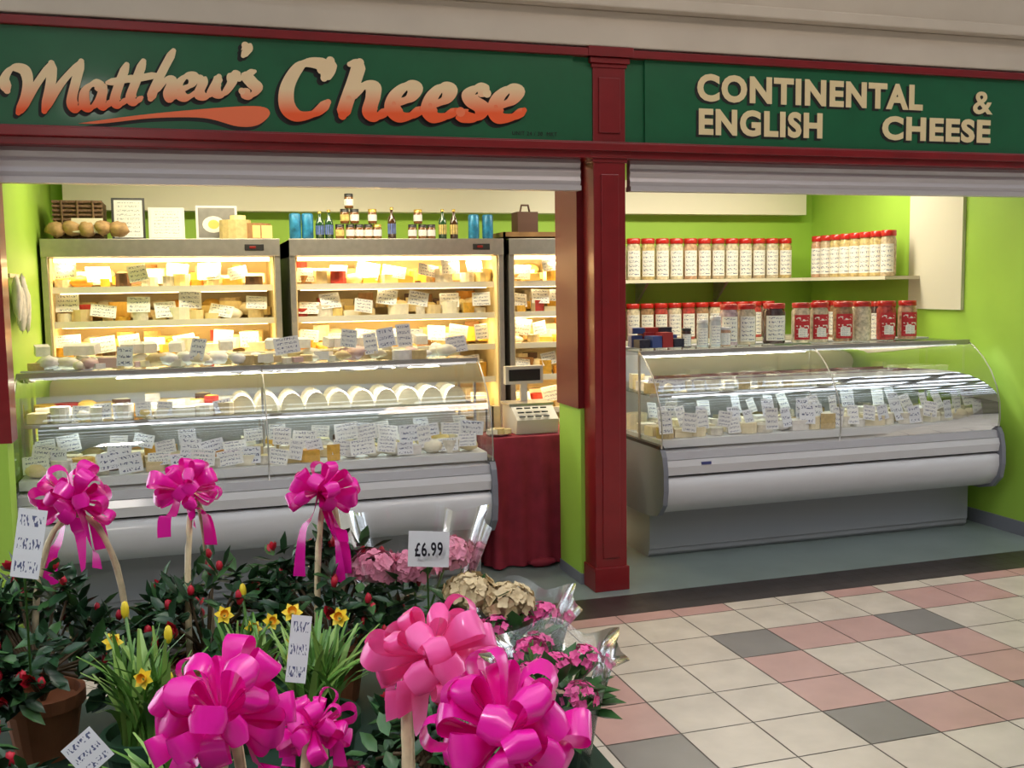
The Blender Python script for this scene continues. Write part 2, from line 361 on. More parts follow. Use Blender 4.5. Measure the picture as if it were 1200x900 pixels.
GP=[(.29,.68),(.278,.76),(.285,.86),(.315,.96),(.37,1.06),(.44,1.14),(.52,1.205),(.58,1.235)]
basem=mat('plinth_grey',(.34,.35,.37),.35)
def case(x0,seed,stock):
    L=2.4; e=empty('refrigerated_display_case'); x1=x0+L; r=random.Random(seed)
    b=MB()
    b.prism([(.54,.02),(.56,0),(1.12,0),(1.12,.32),(.54,.32)],x0+.05,x1-.02,basem)
    b.box(x0+.05,x1-.02,.53,.545,.05,.30,basem)
    b.build('base_plinth',e,.004)
    b=MB()
    b.prism([(.56,.30),(.40,.305),(.32,.33),(.27,.39),(.25,.46),(.255,.525),(.285,.535),(.9,.535),(.9,.30)],x0+.03,x1-.03,white,True)
    b.prism([(.30,.535),(.30,.548),(.9,.548),(.9,.535)],x0+.03,x1-.03,dark)
    b.prism([(.26,.55),(.25,.60),(.262,.635),(.9,.65),(.9,.55)],x0+.03,x1-.03,white,False)
    b.prism([(.27,.638),(.28,.68),(.31,.685),(.9,.70),(.9,.64)],x0+.03,x1-.03,lgrey,False)
    b.box(x0+.03,x1-.03,1.04,1.12,.30,1.20,lgrey)
    b.box(x0+.03,x1-.03,1.03,1.038,.70,1.20,mat('case_liner',(.70,.72,.75),.4))
    b.box(x0+.03,x1-.03,.33,1.03,.70,.745,mat('case_deck',(.62,.64,.66),.35))
    b.box(x0+.25,x0+.31,.245,.256,.605,.62,mat('maker_badge',(.05,.06,.2),.4))
    b.build('body',e)
    b=MB()
    side=[(.56,.28),(.42,.285),(.31,.31),(.245,.38),(.228,.47),(.232,.58),(.25,.66),(.275,.70),(1.13,.70),(1.13,.28)]
    for a in(x0,x1-.03):
        b.prism(side,a,a+.03,grey)
        b.prism([(.275,.70),(.30,.72),(1.10,.72),(1.10,.70)],a,a+.03,dark)
    b.build('end_panels',e,.006)
    b=MB()
    b.sheet(catmull(GP,4),x0+.02,x1-.02,G)
    for a in(x0+.012,x1-.012):
        pr=GP+[(1.10,1.235),(1.10,.72),(.30,.70)]; b.add([(a,y,z) for y,z in pr],[tuple(range(len(pr)))],GE)
    b.box(x0+.03,x1-.03,.58,.99,1.236,1.244,GS)
    b.build('curved_glass',e)
    b=MB()
    b.box(x0+.01,x1-.01,.565,.60,1.225,1.25,steel); b.box(x0+.01,x1-.01,.96,1.12,1.20,1.25,lgrey)
    for a in(x0+.012,x1-.012,x0+L/2): b.tube([(a,y-.003,z+.002) for y,z in GP],.004,steel,6)
    for a in(x0+.02,x0+L/2,x1-.02):
        b.box(a-.006,a+.006,.60,.612,.72,1.235,steel); b.box(a-.006,a+.006,.96,.975,.72,1.235,steel)
    b.box(x0+.04,x1-.04,.5,1.0,.985,.993,GS); b.box(x0+.04,x1-.04,.494,.502,.98,.998,steel)
    b.box(x0+.06,x1-.06,.63,.65,1.208,1.222,tube_c); b.box(x0+.2,x1-.2,.52,.53,.970,.979,tube_c)
    b.build('frame',e)
    b=MB(); pale=stock=='R'
    x=x0+.10
    while x<x1-.08:
        for y in(.42,.54,.68,.84):
            cheese(b,x+r.uniform(-.01,.01),y,.747,r.uniform(.09,.13),r,pale or r.random()<.5)
        x+=.11
    x=x0+.09
    while x<x1-.08:
        ticket(b,x+r.uniform(-.02,.02),r.uniform(.34,.40),.76+r.uniform(-.01,.04),r,1.35,port=pale or r.random()<.3)
        if r.random()<.8: ticket(b,x+.04,.46,.80+r.uniform(0,.04),r,1.35,port=pale)
        if r.random()<.6: ticket(b,x+.03,.62,.84,r,1.25,port=pale)
        x+=.115
    x=x0+.10
    while x<x1-.08:
        if stock=='L' and x>x0+L*.45:
            for yy in(.62,.76,.9):
                M_=Matrix.Translation((x,yy+.03,.995))@Matrix.Rotation(r.uniform(-.5,.1),4,'Z')
                pr=[(.062*math.cos(q*PI/8),.085*math.sin(q*PI/8)) for q in range(9)]
                vs=[M_@Vector((px,-.025,pz*1.1)) for px,pz in pr]+[M_@Vector((px,.025,pz*1.1)) for px,pz in pr]
                b.add(vs,[tuple(range(9)),tuple(range(17,8,-1))],CH[1]); b.add(vs,[(i,i+1,i+10,i+9) for i in range(8)],RI[1],True)
            x+=.03
        else:
            cheese(b,x,.60,.995,.10,r,pale or r.random()<.5); cheese(b,x+.03,.74,.995,.12,r,pale); cheese(b,x,.9,.995,.13,r,pale)
            if r.random()<.8: ticket(b,x,.56,1.01,r,1.1)
        x+=.10
    b.build('cheese_stock',e)
    ld=bpy.data.lights.new('case_light','AREA'); ld.shape='RECTANGLE'; ld.size=L-.2; ld.size_y=.05; ld.energy=10; ld.color=(.95,.97,1)
    lo=bpy.data.objects.new('case_light',ld); sc.collection.objects.link(lo); lo.location=(x0+L/2,.66,1.19); lo.parent=e; lo.rotation_euler=(math.radians(-10),0,0)
case(-2.965,5,'L'); case(.42,9,'R')

# ---------------- upright fridges ----------------
def fridge(x0,x1,seed):
    e=empty('upright_display_fridge'); r=random.Random(seed); b=MB(); y0=1.8;y1=2.55
    b.box(x0,x0+.035,y0,y1,.0,1.97,steel); b.box(x1-.035,x1,y0,y1,0,1.97,steel)
    b.box(x0,x1,y0+.06,y1,1.86,1.97,steel); b.box(x0,x1,y0-.01,y0+.06,1.865,1.975,steel)
    b.box(x0+.035,x1-.035,2.44,2.54,.3,1.86,fin)
    b.box(x0,x1,y0-.02,y1,0,.45,steel); b.box(x0,x1,y0-.04,y0,.42,.52,lgrey)
    b.box(x0+.035,x0+.045,y0+.02,2.44,.45,1.86,fin); b.box(x1-.045,x1-.035,y0+.02,2.44,.45,1.86,fin)
    b.box(x1-.22,x1-.10,y0-.014,y0-.009,1.90,1.94,dark); b.box(x1-.19,x1-.15,y0-.017,y0-.013,1.912,1.928,mat('display_led',(.2,.01,.01),.4))
    b.build('cabinet',e,.003)
    b=MB(); Zs=[.52,.76,1.0,1.23,1.45,1.665]
    for z in Zs[1:]:
        b.box(x0+.045,x1-.045,y0+.10,2.44,z-.012,z,shelfw); b.box(x0+.045,x1-.045,y0+.085,y0+.10,z-.022,z+.018,shelfw)
        b.box(x0+.08,x1-.08,y0+.16,y0+.18,z-.026,z-.014,tube_e)
    b.box(x0+.06,x1-.06,y0+.09,y0+.12,1.835,1.857,tube_e)
    b.build('shelves',e)
    b=MB()
    for z in Zs:
        for row,yy in enumerate((y0+.17,y0+.31,y0+.46)):
            x=x0+.10
            while x<x1-.10:
                if r.random()<.95: cheese(b,x,yy,z+.002+.03*row,r.uniform(.09,.15),r)
                x+=r.uniform(.095,.13)
        x=x0+.12
        while x<x1-.1:
            ticket(b,x,y0+.09+r.uniform(0,.05),z+r.uniform(.03,.09),r,1.65,tag); x+=r.uniform(.14,.24)
    b.build('cheese_stock',e)
    for zz,en in((1.82,12),(1.42,7),(.98,5)):
        ld=bpy.data.lights.new('fridge_light','AREA'); ld.shape='RECTANGLE'; ld.size=x1-x0-.2; ld.size_y=.06; ld.energy=en*(x1-x0)/1.4; ld.color=(1,.70,.31)
        lo=bpy.data.objects.new('fridge_light',ld); sc.collection.objects.link(lo); lo.location=((x0+x1)/2,y0+.13,zz); lo.parent=e; lo.rotation_euler=(math.radians(25),0,0)
fridge(-2.97,-1.55,21); fridge(-1.49,-.04,22); fridge(0.0,.85,23)

# ---------------- sweet jars ----------------
redlid=mat('red_plastic_lid',(.50,.015,.012),.3,coat=.4)
JC=[mat('sweets_%d'%i,c,.25,noise=.45,nscale=45,coat=.5) for i,c in enumerate([(.55,.42,.28),(.38,.22,.12),(.6,.35,.22),(.68,.58,.42),(.08,.04,.04),(.55,.4,.45),(.45,.06,.05),(.6,.45,.2)])]
rlab=writing('red_label',paper=(.50,.02,.03),ink=(.8,.78,.7),rows=3,dens=.56,fx=3)
clearp=mat('clear_jar_plastic',(.55,.58,.60),.15,coat=.5)
def jar(b,x,y,z,R_,H,r,lm,yaw=-PI/2-.3,c=None,lid=None):
    b.lathe((x,y,z),[(1e-4,0),(R_*.92,0),(R_,.01),(R_,H*.78),(R_*.86,H*.86),(R_*.86,H*.88)],c or r.choice(JC),14)
    b.lathe((x,y,z),[(R_*.95,H*.87),(R_*.97,H*.875),(R_*.97,H*.99),(R_*.9,H),(1e-4,H)],lid or redlid,14)
    if lm: b.lathe((x,y,z),[(R_*1.02,H*.08),(R_*1.02,H*.70)],lm,6,True,yaw-.95,yaw+.95)
    if lm is rlab: b.lathe((x,y,z),[(R_*1.04,H*.14),(R_*1.04,H*.36)],lab,4,True,yaw-.5,yaw+.5)
shelfm=mat('shelf_board',(.75,.70,.55),.5)
b=MB(); b.box(1.0,2.935,2.25,2.6,1.655,1.68,shelfm); b.box(2.62,2.935,1.2,2.25,1.655,1.68,shelfm)
b.box(1.0,2.935,2.25,2.6,1.18,1.205,shelfm); b.box(2.62,2.935,1.2,2.25,1.18,1.205,shelfm)
for z in(1.56,1.09): 
    for x in(1.3,2.0): b.prism([(2.58,z-.08),(2.58,z+.095),(2.36,z+.095)],x,x+.02,steel)
b.build('wall_shelf')
r=random.Random(8); b=MB(); light_c=[JC[0],JC[3],JC[3],JC[7],JC[0],JC[2]]
x=1.06
while x<2.55: jar(b,x,2.35,1.681,.056,.32,r,lab,c=r.choice(light_c)); x+=.122
y=2.2
while y>1.22: jar(b,2.74,y,1.681,.056,.33,r,lab,yaw=-PI/2-.9,c=r.choice(light_c)); y-=.125
x=1.06
while x<2.5: jar(b,x,2.36,1.206,.055,.29,r,lab,c=JC[[6,1,6,3][int(x*10)%4]]); x+=.12
y=2.2
while y>1.22: jar(b,2.75,y,1.206,.056,.29,r,lab,yaw=-PI/2-.9); y-=.125
b.build('sweet_jars')
b=MB(); zc=1.2515
for x,lm,c,R_ in((1.17,lab,5,.058),(1.30,lab,3,.058),(1.50,lab,4,.072),(1.70,rlab,3,.06),(1.84,rlab,3,.06),(2.02,rlab,1,.065),(2.17,None,3,.06),(2.36,rlab,6,.062),(2.53,rlab,2,.062)):
    jar(b,x,.84,zc,R_,.26,r,lm,c=JC[c])
for x,c,h,R_,ld_ in((.82,4,.12,.03,dark),(.93,5,.17,.036,white),(1.02,5,.19,.036,white),(1.09,2,.12,.035,white)): jar(b,x,.74,zc,R_,h,r,lab,c=JC[c] if c!=5 else clearp,lid=ld_)
b.build('sweet_jars')
b=MB(); dbx=[mat('carton_dark',(.03,.03,.05),.4,noise=.5,nscale=60),mat('carton_blue',(.05,.08,.25),.4),mat('carton_red',(.35,.03,.03),.4)]
for i in range(8): b.obox((.50+.075*(i%4),.70+.1*(i//4),zc+.036+.01*(i%3)),.07,.09,.05+.02*(i%3),dbx[i%3],r.uniform(-.2,.2))
for i in range(3): b.obox((.52+.09*i,.82,zc+.11),.08,.09,.035,dbx[(i+1)%3],r.uniform(-.2,.2))
b.build('biscuit_cartons')

# ---------------- goods on top of fridges ----------------
zt=1.977
wick=mat('wicker',(.16,.09,.045),.7,noise=.5,nscale=60,bump=.8); bread=mat('bread_crust',(.42,.26,.12),.7,noise=.35,nscale=25,bump=.4); bread2=mat('bread_pale',(.70,.52,.26),.7,noise=.2,nscale=25)
b=MB(); 
b.prism([(1.94,zt),(1.92,zt+.24),(2.3,zt+.24),(2.28,zt)],-2.9,-2.62,wick)
for k in range(9): b.tube([(-2.905,1.93-.002*k,zt+.015+.027*k),(-2.615,1.93-.002*k,zt+.015+.027*k)],.009,wick)
for k in range(3): b.tube([(-2.85+.09*k,1.925,zt+.005),(-2.85+.09*k,1.905,zt+.24)],.007,wick)
b.build('wicker_basket')
b=MB()
for i in range(5): b.blob((-2.88+.09*i,1.84,zt+.058+.008*(i%2)),.065,.05,.047,bread,r,.16,8,rz=r.uniform(0,1))
b.obox((-2.70,1.83,zt+.08),.18,.02,.09,mat('paper_pale',(.6,.55,.45),.6),0,-.3)
b.build('bread_rolls')
cert=writing('certificate',paper=(.75,.76,.74),ink=(.35,.37,.4),rows=9,dens=.52,fx=9)
def frame(x0,x1,h,m_,fm):
    b=MB(); w=x1-x0; M=Matrix.Translation(((x0+x1)/2,1.98,zt))@Matrix.Rotation(-.15,4,'X')
    b.box(-w/2,w/2,0,.015,0,h,fm,M)
    vs=[M@Vector(p) for p in((-w/2+.015,-.002,.015),(w/2-.015,-.002,.015),(w/2-.015,-.002,h-.015),(-w/2+.015,-.002,h-.015))]
    b.add(vs,[(0,1,2,3)],m_,False,[[(0,0),(1,0),(1,1),(0,1)]]); return b,M
b,_=frame(-2.57,-2.37,.27,cert,dark); b.build('framed_certificate')
b,_=frame(-2.35,-2.13,.21,cert,white); b.build('framed_certificate')
b,M=frame(-2.06,-1.80,.225,mat('poster_grey',(.22,.21,.20),.4,noise=.3,nscale=9),white)
pts=[M@Vector((-.02+.07*math.cos(k*PI/8),-.004,.10+.055*math.sin(k*PI/8))) for k in range(16)]
b.add(pts,[tuple(range(16))],mat('poster_plate',(.75,.72,.66),.4))
pts=[M@Vector((-.02+.035*math.cos(k*PI/8),-.006,.10+.03*math.sin(k*PI/8))) for k in range(16)]
b.add(pts,[tuple(range(16))],CH[2]); b.build('framed_picture')
b=MB(); b.wedge((-1.82,1.90,zt),.10,.12,-PI-.3,.3,CH[5],RI[4],8); b.wedge((-1.70,1.93,zt),.11,.10,-2.6,.2,CH[0],RI[0],6); b.obox((-1.66,1.86,zt+.045),.13,.06,.08,CH[5],.3); b.cyl((-1.80,1.89,zt+.12),.05,.03,CH[0],12); b.build('cheese_wheels')
tin=mat('blue_tin',(.03,.22,.42),.35,noise=.6,nscale=22,metal=.2)
def bottle(b,x,y,z,R_,H,m_,lb,cap):
    b.lathe((x,y,z),[(1e-4,0),(R_,0),(R_,H*.55),(R_*.8,H*.66),(R_*.36,H*.78),(R_*.34,H*.93)],m_,12)
    b.lathe((x,y,z),[(R_*.42,H*.92),(R_*.42,H),(1e-4,H)],cap,10); b.lathe((x,y,z),[(R_*1.03,H*.15),(R_*1.03,H*.48)],lb,10)
for nm,xs in(('drinks_tins',(-1.44,-1.36)),('drinks_tins',(-.23,-.13))):
    b=MB()
    for x in xs:
        b.lathe((x,1.87,zt),[(1e-4,0),(.034,0),(.038,.008),(.038,.155),(.032,.165),(1e-4,.165)],tin,14)
    b.build(nm)
bg_=mat('bottle_green_glass',(.02,.07,.03),.1,coat=.8); bb=mat('bottle_brown_glass',(.06,.025,.01),.1,coat=.8); lb1=mat('bottle_label_gold',(.6,.45,.15),.5,noise=.4,nscale=40); lb2=mat('bottle_label_blue',(.10,.15,.4),.5,noise=.4,nscale=40); gold=mat('cap_gold',(.6,.4,.1),.3,metal=.6)
b=MB()
for x,m_,l,h in((-1.28,bg_,lb2,.18),(-1.22,bg_,lb2,.19),(-.80,bb,lb2,.21),(-.45,bg_,lb1,.20),(-.37,bb,lb1,.20)): bottle(b,x,1.87,zt,.028,h,m_,l,gold)
b.build('bottles')
b=MB(); jm=mat('chutney',(.18,.07,.02),.2,coat=.5)
for x,z in((-1.15,0),(-1.08,0),(-1.02,0),(-1.115,.10),(-1.05,.10),(-1.085,.20),(-.96,0),(-.90,0),(-.93,.10),(-.66,0),(-.59,0),(-.53,0),(-.62,.10)):
    b.lathe((x,1.87,zt+z),[(1e-4,0),(.028,0),(.03,.01),(.03,.07),(.026,.078)],jm,12); b.lathe((x,1.87,zt+z),[(.029,.076),(.029,.096),(1e-4,.097)],r.choice([dark,dark,dark,gold]),12)
    b.lathe((x,1.87,zt+z),[(.031,.018),(.031,.06)],r.choice([lb1,lb1,white,lab]),12)
b.build('chutney_jars')
b=MB(); wd=mat('wood_tray',(.28,.15,.06),.5,noise=.3,nscale=15)
b.box(-.03,.45,1.82,2.15,zt,zt+.012,wd)
for a in((-.03,.45,1.82,1.835),(-.03,.45,2.135,2.15),(-.03,-.015,1.82,2.15),(.435,.45,1.82,2.15)): b.box(*a,zt,zt+.045,wd)
b.build('wooden_tray')
b=MB(); br=mat('brown_card',(.10,.045,.03),.6); b.box(.10,.25,1.9,2.05,zt+.0125,zt+.19,br); b.tube([(.14,1.97,zt+.19),(.15,1.97,zt+.24),(.20,1.97,zt+.24),(.21,1.97,zt+.19)],.008,br); b.build('gift_box')

# ---------------- goods on top of left case ----------------
b=MB(); r=random.Random(44); x=-2.86
while x<-.68:
  for row in(.64,.80):
    yy=row+r.uniform(-.03,.05); s_=r.uniform(.03,.058)
    k=r.random()
    m_=r.choice([wrap,wrap,CH[4],CH[1],bread2,CH[7],mat('pink_wrap',(.62,.42,.38),.5)])
    if k<.4: b.blob((x,yy,zc+s_*.75),s_*1.2,s_,s_*.62,m_,r,.2,8,rz=r.uniform(0,3))
    elif k<.75: b.obox((x,yy,zc+s_*.62),s_*1.7,s_*1.4,s_*.9,m_,r.uniform(-.6,.6),r.uniform(-.15,.15))
    elif k<.85: b.cyl((x,yy,zc),s_,s_*.9,m_,12)
    else: b.wedge((x,yy+.04,zc),s_*1.8,s_,-2.2,-1.2,CH[0],RI[4])
  if r.random()<.4: b.obox((x,.80,zc+.10),.07,.06,.05,wrap,r.uniform(-.6,.6),.2)
  x+=r.uniform(.04,.06)
b.box(-2.94,-2.6,.60,.61,zc,zc+.008,white)
for x,z in((-1.62,.09),(-1.30,.13),(-1.08,.12),(-.98,.12),(-1.17,.06),(-.68,.05),(-2.45,.03),(-2.1,.06)): ticket(b,x,.60,zc+z*.6,r,1.4,port=r.random()<.5)
b.build('wrapped_cheeses')

# ---------------- red cloth table + scale ----------------
e=empty('counter_table'); b=MB(); cl=mat('red_cloth',(.30,.018,.040),.8,noise=.2,nscale=12)
x0,x1,y0,y1=-.49,.16,.62,1.04; per=[]
N=22
for k in range(N): per.append((x0+(x1-x0)*k/N,y0,0,-1))
for k in range(N): per.append((x1,y0+(y1-y0)*k/N,1,0))
for k in range(N): per.append((x1-(x1-x0)*k/N,y1,0,1))
for k in range(N): per.append((x0,y1-(y1-y0)*k/N,-1,0))
n=len(per);vs=[]
for li,(z,am,ou) in enumerate(((.772,0,0),(.76,.002,.006),(.6,.012,.012),(.35,.018,.02),(.1,.022,.025),(.012,.025,.03))):
    for k,(x,y,nx,ny) in enumerate(per):
        w_=am*math.sin(k*1.35)+am*.6*math.sin(k*.55+2)+ou; vs.append((x+nx*w_,y+ny*w_,z))
fs=[]
for li in range(5):
    for k in range(n): fs.append((li*n+k,li*n+(k+1)%n,(li+1)*n+(k+1)%n,(li+1)*n+k))
b.add(vs,fs,cl,True); b.add(vs[:n],[tuple(range(n))],cl)
b.blob((-.20,.57,.03),.09,.04,.028,cl,r,.2); b.build('cloth',e)
b=MB(); b.box(x0+.02,x1-.02,y0+.02,y1-.02,.73,.765,wd)
for a in(x0+.03,x1-.07):
    for c_ in(y0+.03,y1-.07): b.box(a,a+.04,c_,c_+.04,0,.73,wd)
b.build('frame',e)
b=MB(); cw=mat('scale_cream',(.68,.64,.54),.4)
b.prism([(.70,.775),(.68,.86),(.80,.93),(.98,.93),(.98,.775)],-.31,-.05,cw); b.box(-.32,-.04,.80,1.0,.93,.945,steel)
b.box(-.20,-.16,.94,.97,.94,1.05,cw); b.box(-.30,-.06,.93,.98,1.05,1.16,cw); b.box(-.28,-.08,.925,.931,1.07,1.14,dark)
for i in range(4):
    for j in range(3): b.box(-.29+.05*i,-.255+.05*i,.688+.03*j,.70+.03*j,.875+.022*j,.882+.022*j,dark)
b.build('shop_scale')
b=MB(); b.lathe((-.415,.72,.774),[(1e-4,0),(.05,.0),(.075,.015)],white,18)
for i in range(5): cheese(b,-.45+.02*i,.71+.02*(i%2),.782,.06,r)
for i in range(3): b.obox((-.455+.04*i,.93,.85),.05,.06,.15,CH[[1,4,0][i]])
b.build('cheese_samples')
b=MB()
for i in range(4): b.blob((-2.955+.005*i,.75+.06*i,1.62-.05*(i%2)),.025,.05,.12,wrap,r,.15)
b.box(-2.989,-2.975,.7,1.0,1.73,1.75,steel); b.build('hanging_paper_bags')

# ---------------- flower stall ----------------
e=empty('flower_stall_table'); b=MB(); tw=mat('stall_cloth_green',(.015,.05,.03),.7,noise=.2,nscale=8)
b.box(-3.3,-1.42,-4.5,-2.75,.77,.80,tw)
for a in(-3.25,-1.50):
    for c_ in(-4.45,-2.83): b.box(a,a+.04,c_,c_+.04,0,.77,steel)
b.box(-3.3,-1.42,-2.765,-2.75,.62,.77,tw); b.box(-1.435,-1.42,-4.5,-2.75,.62,.77,tw)
b.build('top',e)
azl=mat('azalea_leaf',(.020,.065,.025),.35,noise=.4,nscale=30); azl2=mat('azalea_leaf_light',(.05,.14,.04),.4); azr=mat('azalea_red',(.50,.008,.03),.5)
stem=mat('stem_brown',(.08,.05,.02),.7); blade=mat('daffodil_leaf',(.12,.28,.05),.4,noise=.3,nscale=20); blade2=mat('daffodil_leaf_light',(.26,.42,.10),.4)
yel=mat('narcissus_yellow',(.85,.65,.03),.5); yel2=mat('narcissus_orange',(.85,.40,.02),.5); 
hp=mat('hydrangea_pink',(.72,.24,.36),.55,noise=.2,nscale=60); hg=mat('hydrangea_cream',(.66,.52,.30),.55,noise=.2,nscale=60); kp=mat('kalanchoe_pink',(.78,.09,.32),.5,noise=.2,nscale=60)
terra=mat('terracotta',(.34,.12,.05),.7,noise=.2,nscale=12); gpot=mat('green_pot',(.02,.06,.03),.4); cane=mat('cane_handle',(.70,.58,.36),.5,noise=.25,nscale=40)
film=glass('cellophane',gl=.05,k=.9,rough=.15)
def ribmat(name,col):
    m=mat(name,col,.24,spec=.9,coat=.25); nt=m.node_tree; b=nt.nodes['Principled BSDF']; o=[n for n in nt.nodes if n.type=='OUTPUT_MATERIAL'][0]
    b.inputs['Specular Tint'].default_value=(1,.6,.85,1); b.inputs['Anisotropic'].default_value=.5
    t=nt.nodes.new('ShaderNodeBsdfTranslucent'); t.inputs[0].default_value=(*col,1); mx=nt.nodes.new('ShaderNodeMixShader'); mx.inputs[0].default_value=.25
    nt.links.new(b.outputs[0],mx.inputs[1]); nt.links.new(t.outputs[0],mx.inputs[2]); nt.links.new(mx.outputs[0],o.inputs[0]); return m
rb1=ribmat('ribbon_magenta',(.88,.012,.42)); rb2=ribmat('ribbon_pink',(.98,.14,.46))
def pot(b,x,y,m_,R_=.07,H=.12,z=.801):
    b.lathe((x,y,z),[(1e-4,0),(R_*.72,0),(R_*.95,H*.8),(R_*1.05,H*.8),(R_*1.05,H),(R_*.92,H),(R_*.85,H*.85),(1e-4,H*.85)],m_,20,False)
def rdir(r,zmin=-.2):
    while 1:
        d=Vector((r.uniform(-1,1),r.uniform(-1,1),r.uniform(zmin,1)))
        if .2<d.length<1: return d.normalized()
def azalea(x,y,seed,z1=1.10,R_=.13,n=300,pm=terra,buds=.75):
    e=empty('potted_azalea'); r=random.Random(seed); b=MB(); pot(b,x,y,pm); b.build('pot',e)
    b=MB(); zc_=z1-R_*.75
    for k in range(34):
        d=rdir(r,-.3); q=Vector((x,y,zc_))+Vector((d.x*R_,d.y*R_,d.z*R_*.9))*r.uniform(.75,1.05)
        b.tube([(x,y,.90),(x+d.x*.03,y+d.y*.03,.96),q],.003,stem,4)
        for j in range(n//26):
            dd=(d*.5+rdir(r,-.6)).normalized(); p=q+rdir(r,-1)*.025
            b.leaf(p,dd,(d*.6+Vector((0,0,1))),r.uniform(.034,.058),r.uniform(.018,.027),azl if r.random()<.75 else azl2)
        if r.random()<buds:
            for j in range(r.randint(1,2)):
                p=q+d*.025+rdir(r,-1)*.018
                b.blob(p,.007,.007,.011,azr,r,.15,6)
        if r.random()<.3*buds:
            p=q+d*.03
            for a in range(6):
                dd=(rdir(r,0)+d).normalized(); b.leaf(p,dd,d,.022,.018,azr)
    b.build('foliage',e); return e
def florets(b,c,R_,n,m_,r,s=.012,flat=.7):
    for k in range(n):
        d=rdir(r,-.15); p=Vector(c)+Vector((d.x*R_,d.y*R_,d.z*R_*flat))*r.uniform(.8,1.08); t=d.orthogonal().normalized(); t2=d.cross(t); a0=r.uniform(0,1.5)
        for a in range(4):
            q=t*math.cos(a0+a*PI/2)+t2*math.sin(a0+a*PI/2); b.leaf(p,q+d*.35,d,s,s*.95,m_,.1)
def hydrangea(x,y,seed,m_,z1,heads,s,name,leafm,film_h=.0,R_=.05,core=True,nf=90,fr_=.125):
    e=empty(name); r=random.Random(seed); b=MB(); pot(b,x,y,gpot,.06,.11); b.build('pot',e)
    b=MB()
    for hx,hy,hz in heads:
        c=(x+hx,y+hy,z1+hz); b.tube([(x,y,.9),(x+hx*.5,y+hy*.5,z1-.08),c],.003,blade,4)
        if core: b.blob((c[0],c[1],c[2]-.005),R_*.8,R_*.8,R_*.45,m_,r,.1,8)
        else:
            for q in range(8):
                d=rdir(r,0); b.tube([(c[0],c[1],c[2]-.03),(c[0]+d.x*R_*.9,c[1]+d.y*R_*.9,c[2]+d.z*R_*.6)],.0015,blade,4)
        florets(b,c,R_,nf,m_,r,s)
    for k in range(60):
        d=rdir(r,-.3); p=Vector((x,y,z1-.07))+Vector((d.x*.055,d.y*.055,d.z*.05)); b.leaf(p,Vector((d.x,d.y,d.z*.6)),(0,0,1),r.uniform(.045,.075),r.uniform(.028,.042),leafm)
    b.build('flower_heads',e)
    if film_h:
        b=MB(); b.lathe((x,y,.802),[(.06,0),(.075,.1),(.10,.2),(fr_,film_h)],film,36,True,ruf=.10); b.build('cellophane_sleeve',e)
    return e
def daffodil(x,y,seed,z1,nb=55,nf=6,pm=gpot):
    e=empty('potted_narcissus'); r=random.Random(seed); b=MB(); pot(b,x,y,pm); b.build('pot',e); b=MB()
    for k in range(nb):
        a=r.uniform(0,2*PI); ln=r.uniform(.6,1)*(z1-.88); out=r.uniform(.02,.12); bx,by=x+r.uniform(-.035,.035),y+r.uniform(-.035,.035)
        w_=r.uniform(.005,.008); t=Vector((-math.sin(a),math.cos(a),0)); vs=[]; yw=r.uniform(-.6,.6)
        t=(t*math.cos(yw)+Vector((math.cos(a),math.sin(a),0))*math.sin(yw))
        for i in range(6):
            q=i/5; p=Vector((bx+math.cos(a)*out*q**2,by+math.sin(a)*out*q**2,.89+ln*(q-.18*q**3*out*10))); ww=w_*(1-.75*q**3); vs+=[p-t*ww,p+t*ww]
        b.add(vs,[(2*i,2*i+1,2*i+3,2*i+2) for i in range(5)],blade if r.random()<.6 else blade2,True)
    for k in range(nf):
        a=r.uniform(0,2*PI); o_=r.uniform(.03,.09); p=Vector((x+math.cos(a)*o_,y+math.sin(a)*o_,z1+r.uniform(-.10,.02)))
        b.tube([(x,y,.9),(x+math.cos(a)*o_*.5,y+math.sin(a)*o_*.5,1.0),p],.003,blade,5)
        d=Vector((r.uniform(-.6,.3),-1,r.uniform(0,.9))).normalized(); t=d.orthogonal().normalized();t2=d.cross(t)
        if r.random()<.55:
            for i in range(6):
                q=t*math.cos(i*PI/3)+t2*math.sin(i*PI/3); b.leaf(p,q+d*.3,d,.018,.013,yel,.1)
            vs=[]
            for i in range(8):
                q=t*math.cos(i*PI/4)+t2*math.sin(i*PI/4); vs+=[p+q*.005,p+q*.008+d*.012]
            b.add(vs,[(2*i,2*((i+1)%8),2*((i+1)%8)+1,2*i+1) for i in range(8)],yel2,True)
        else: b.blob(p,.007,.007,.016,yel,r,.05,8)
    b.build('foliage',e); return e
def ribbon_loop(b,c,d,n,L,Wl,W,m_):
    d=d.normalized(); s=d.cross(n).normalized(); n=s.cross(d); K=16; vs=[]
    for i in range(K+1):
        t=i/K; sn=max(0,math.sin(PI*t)); al=L*sn**.8; la=Wl*math.sin(2*PI*t)*(.4+.6*sn); w_=W*(.14+.86*min(1,sn*1.15))
        p=c+d*al+n*la; cup=n*(.14*w_)*(1 if t<.5 else -1)
        vs+=[p-s*w_/2,p+cup,p+s*w_/2]
    fs=[]
    for i in range(K): fs+=[(3*i,3*i+1,3*i+4,3*i+3),(3*i+1,3*i+2,3*i+5,3*i+4)]
    b.add(vs,fs,m_,True)
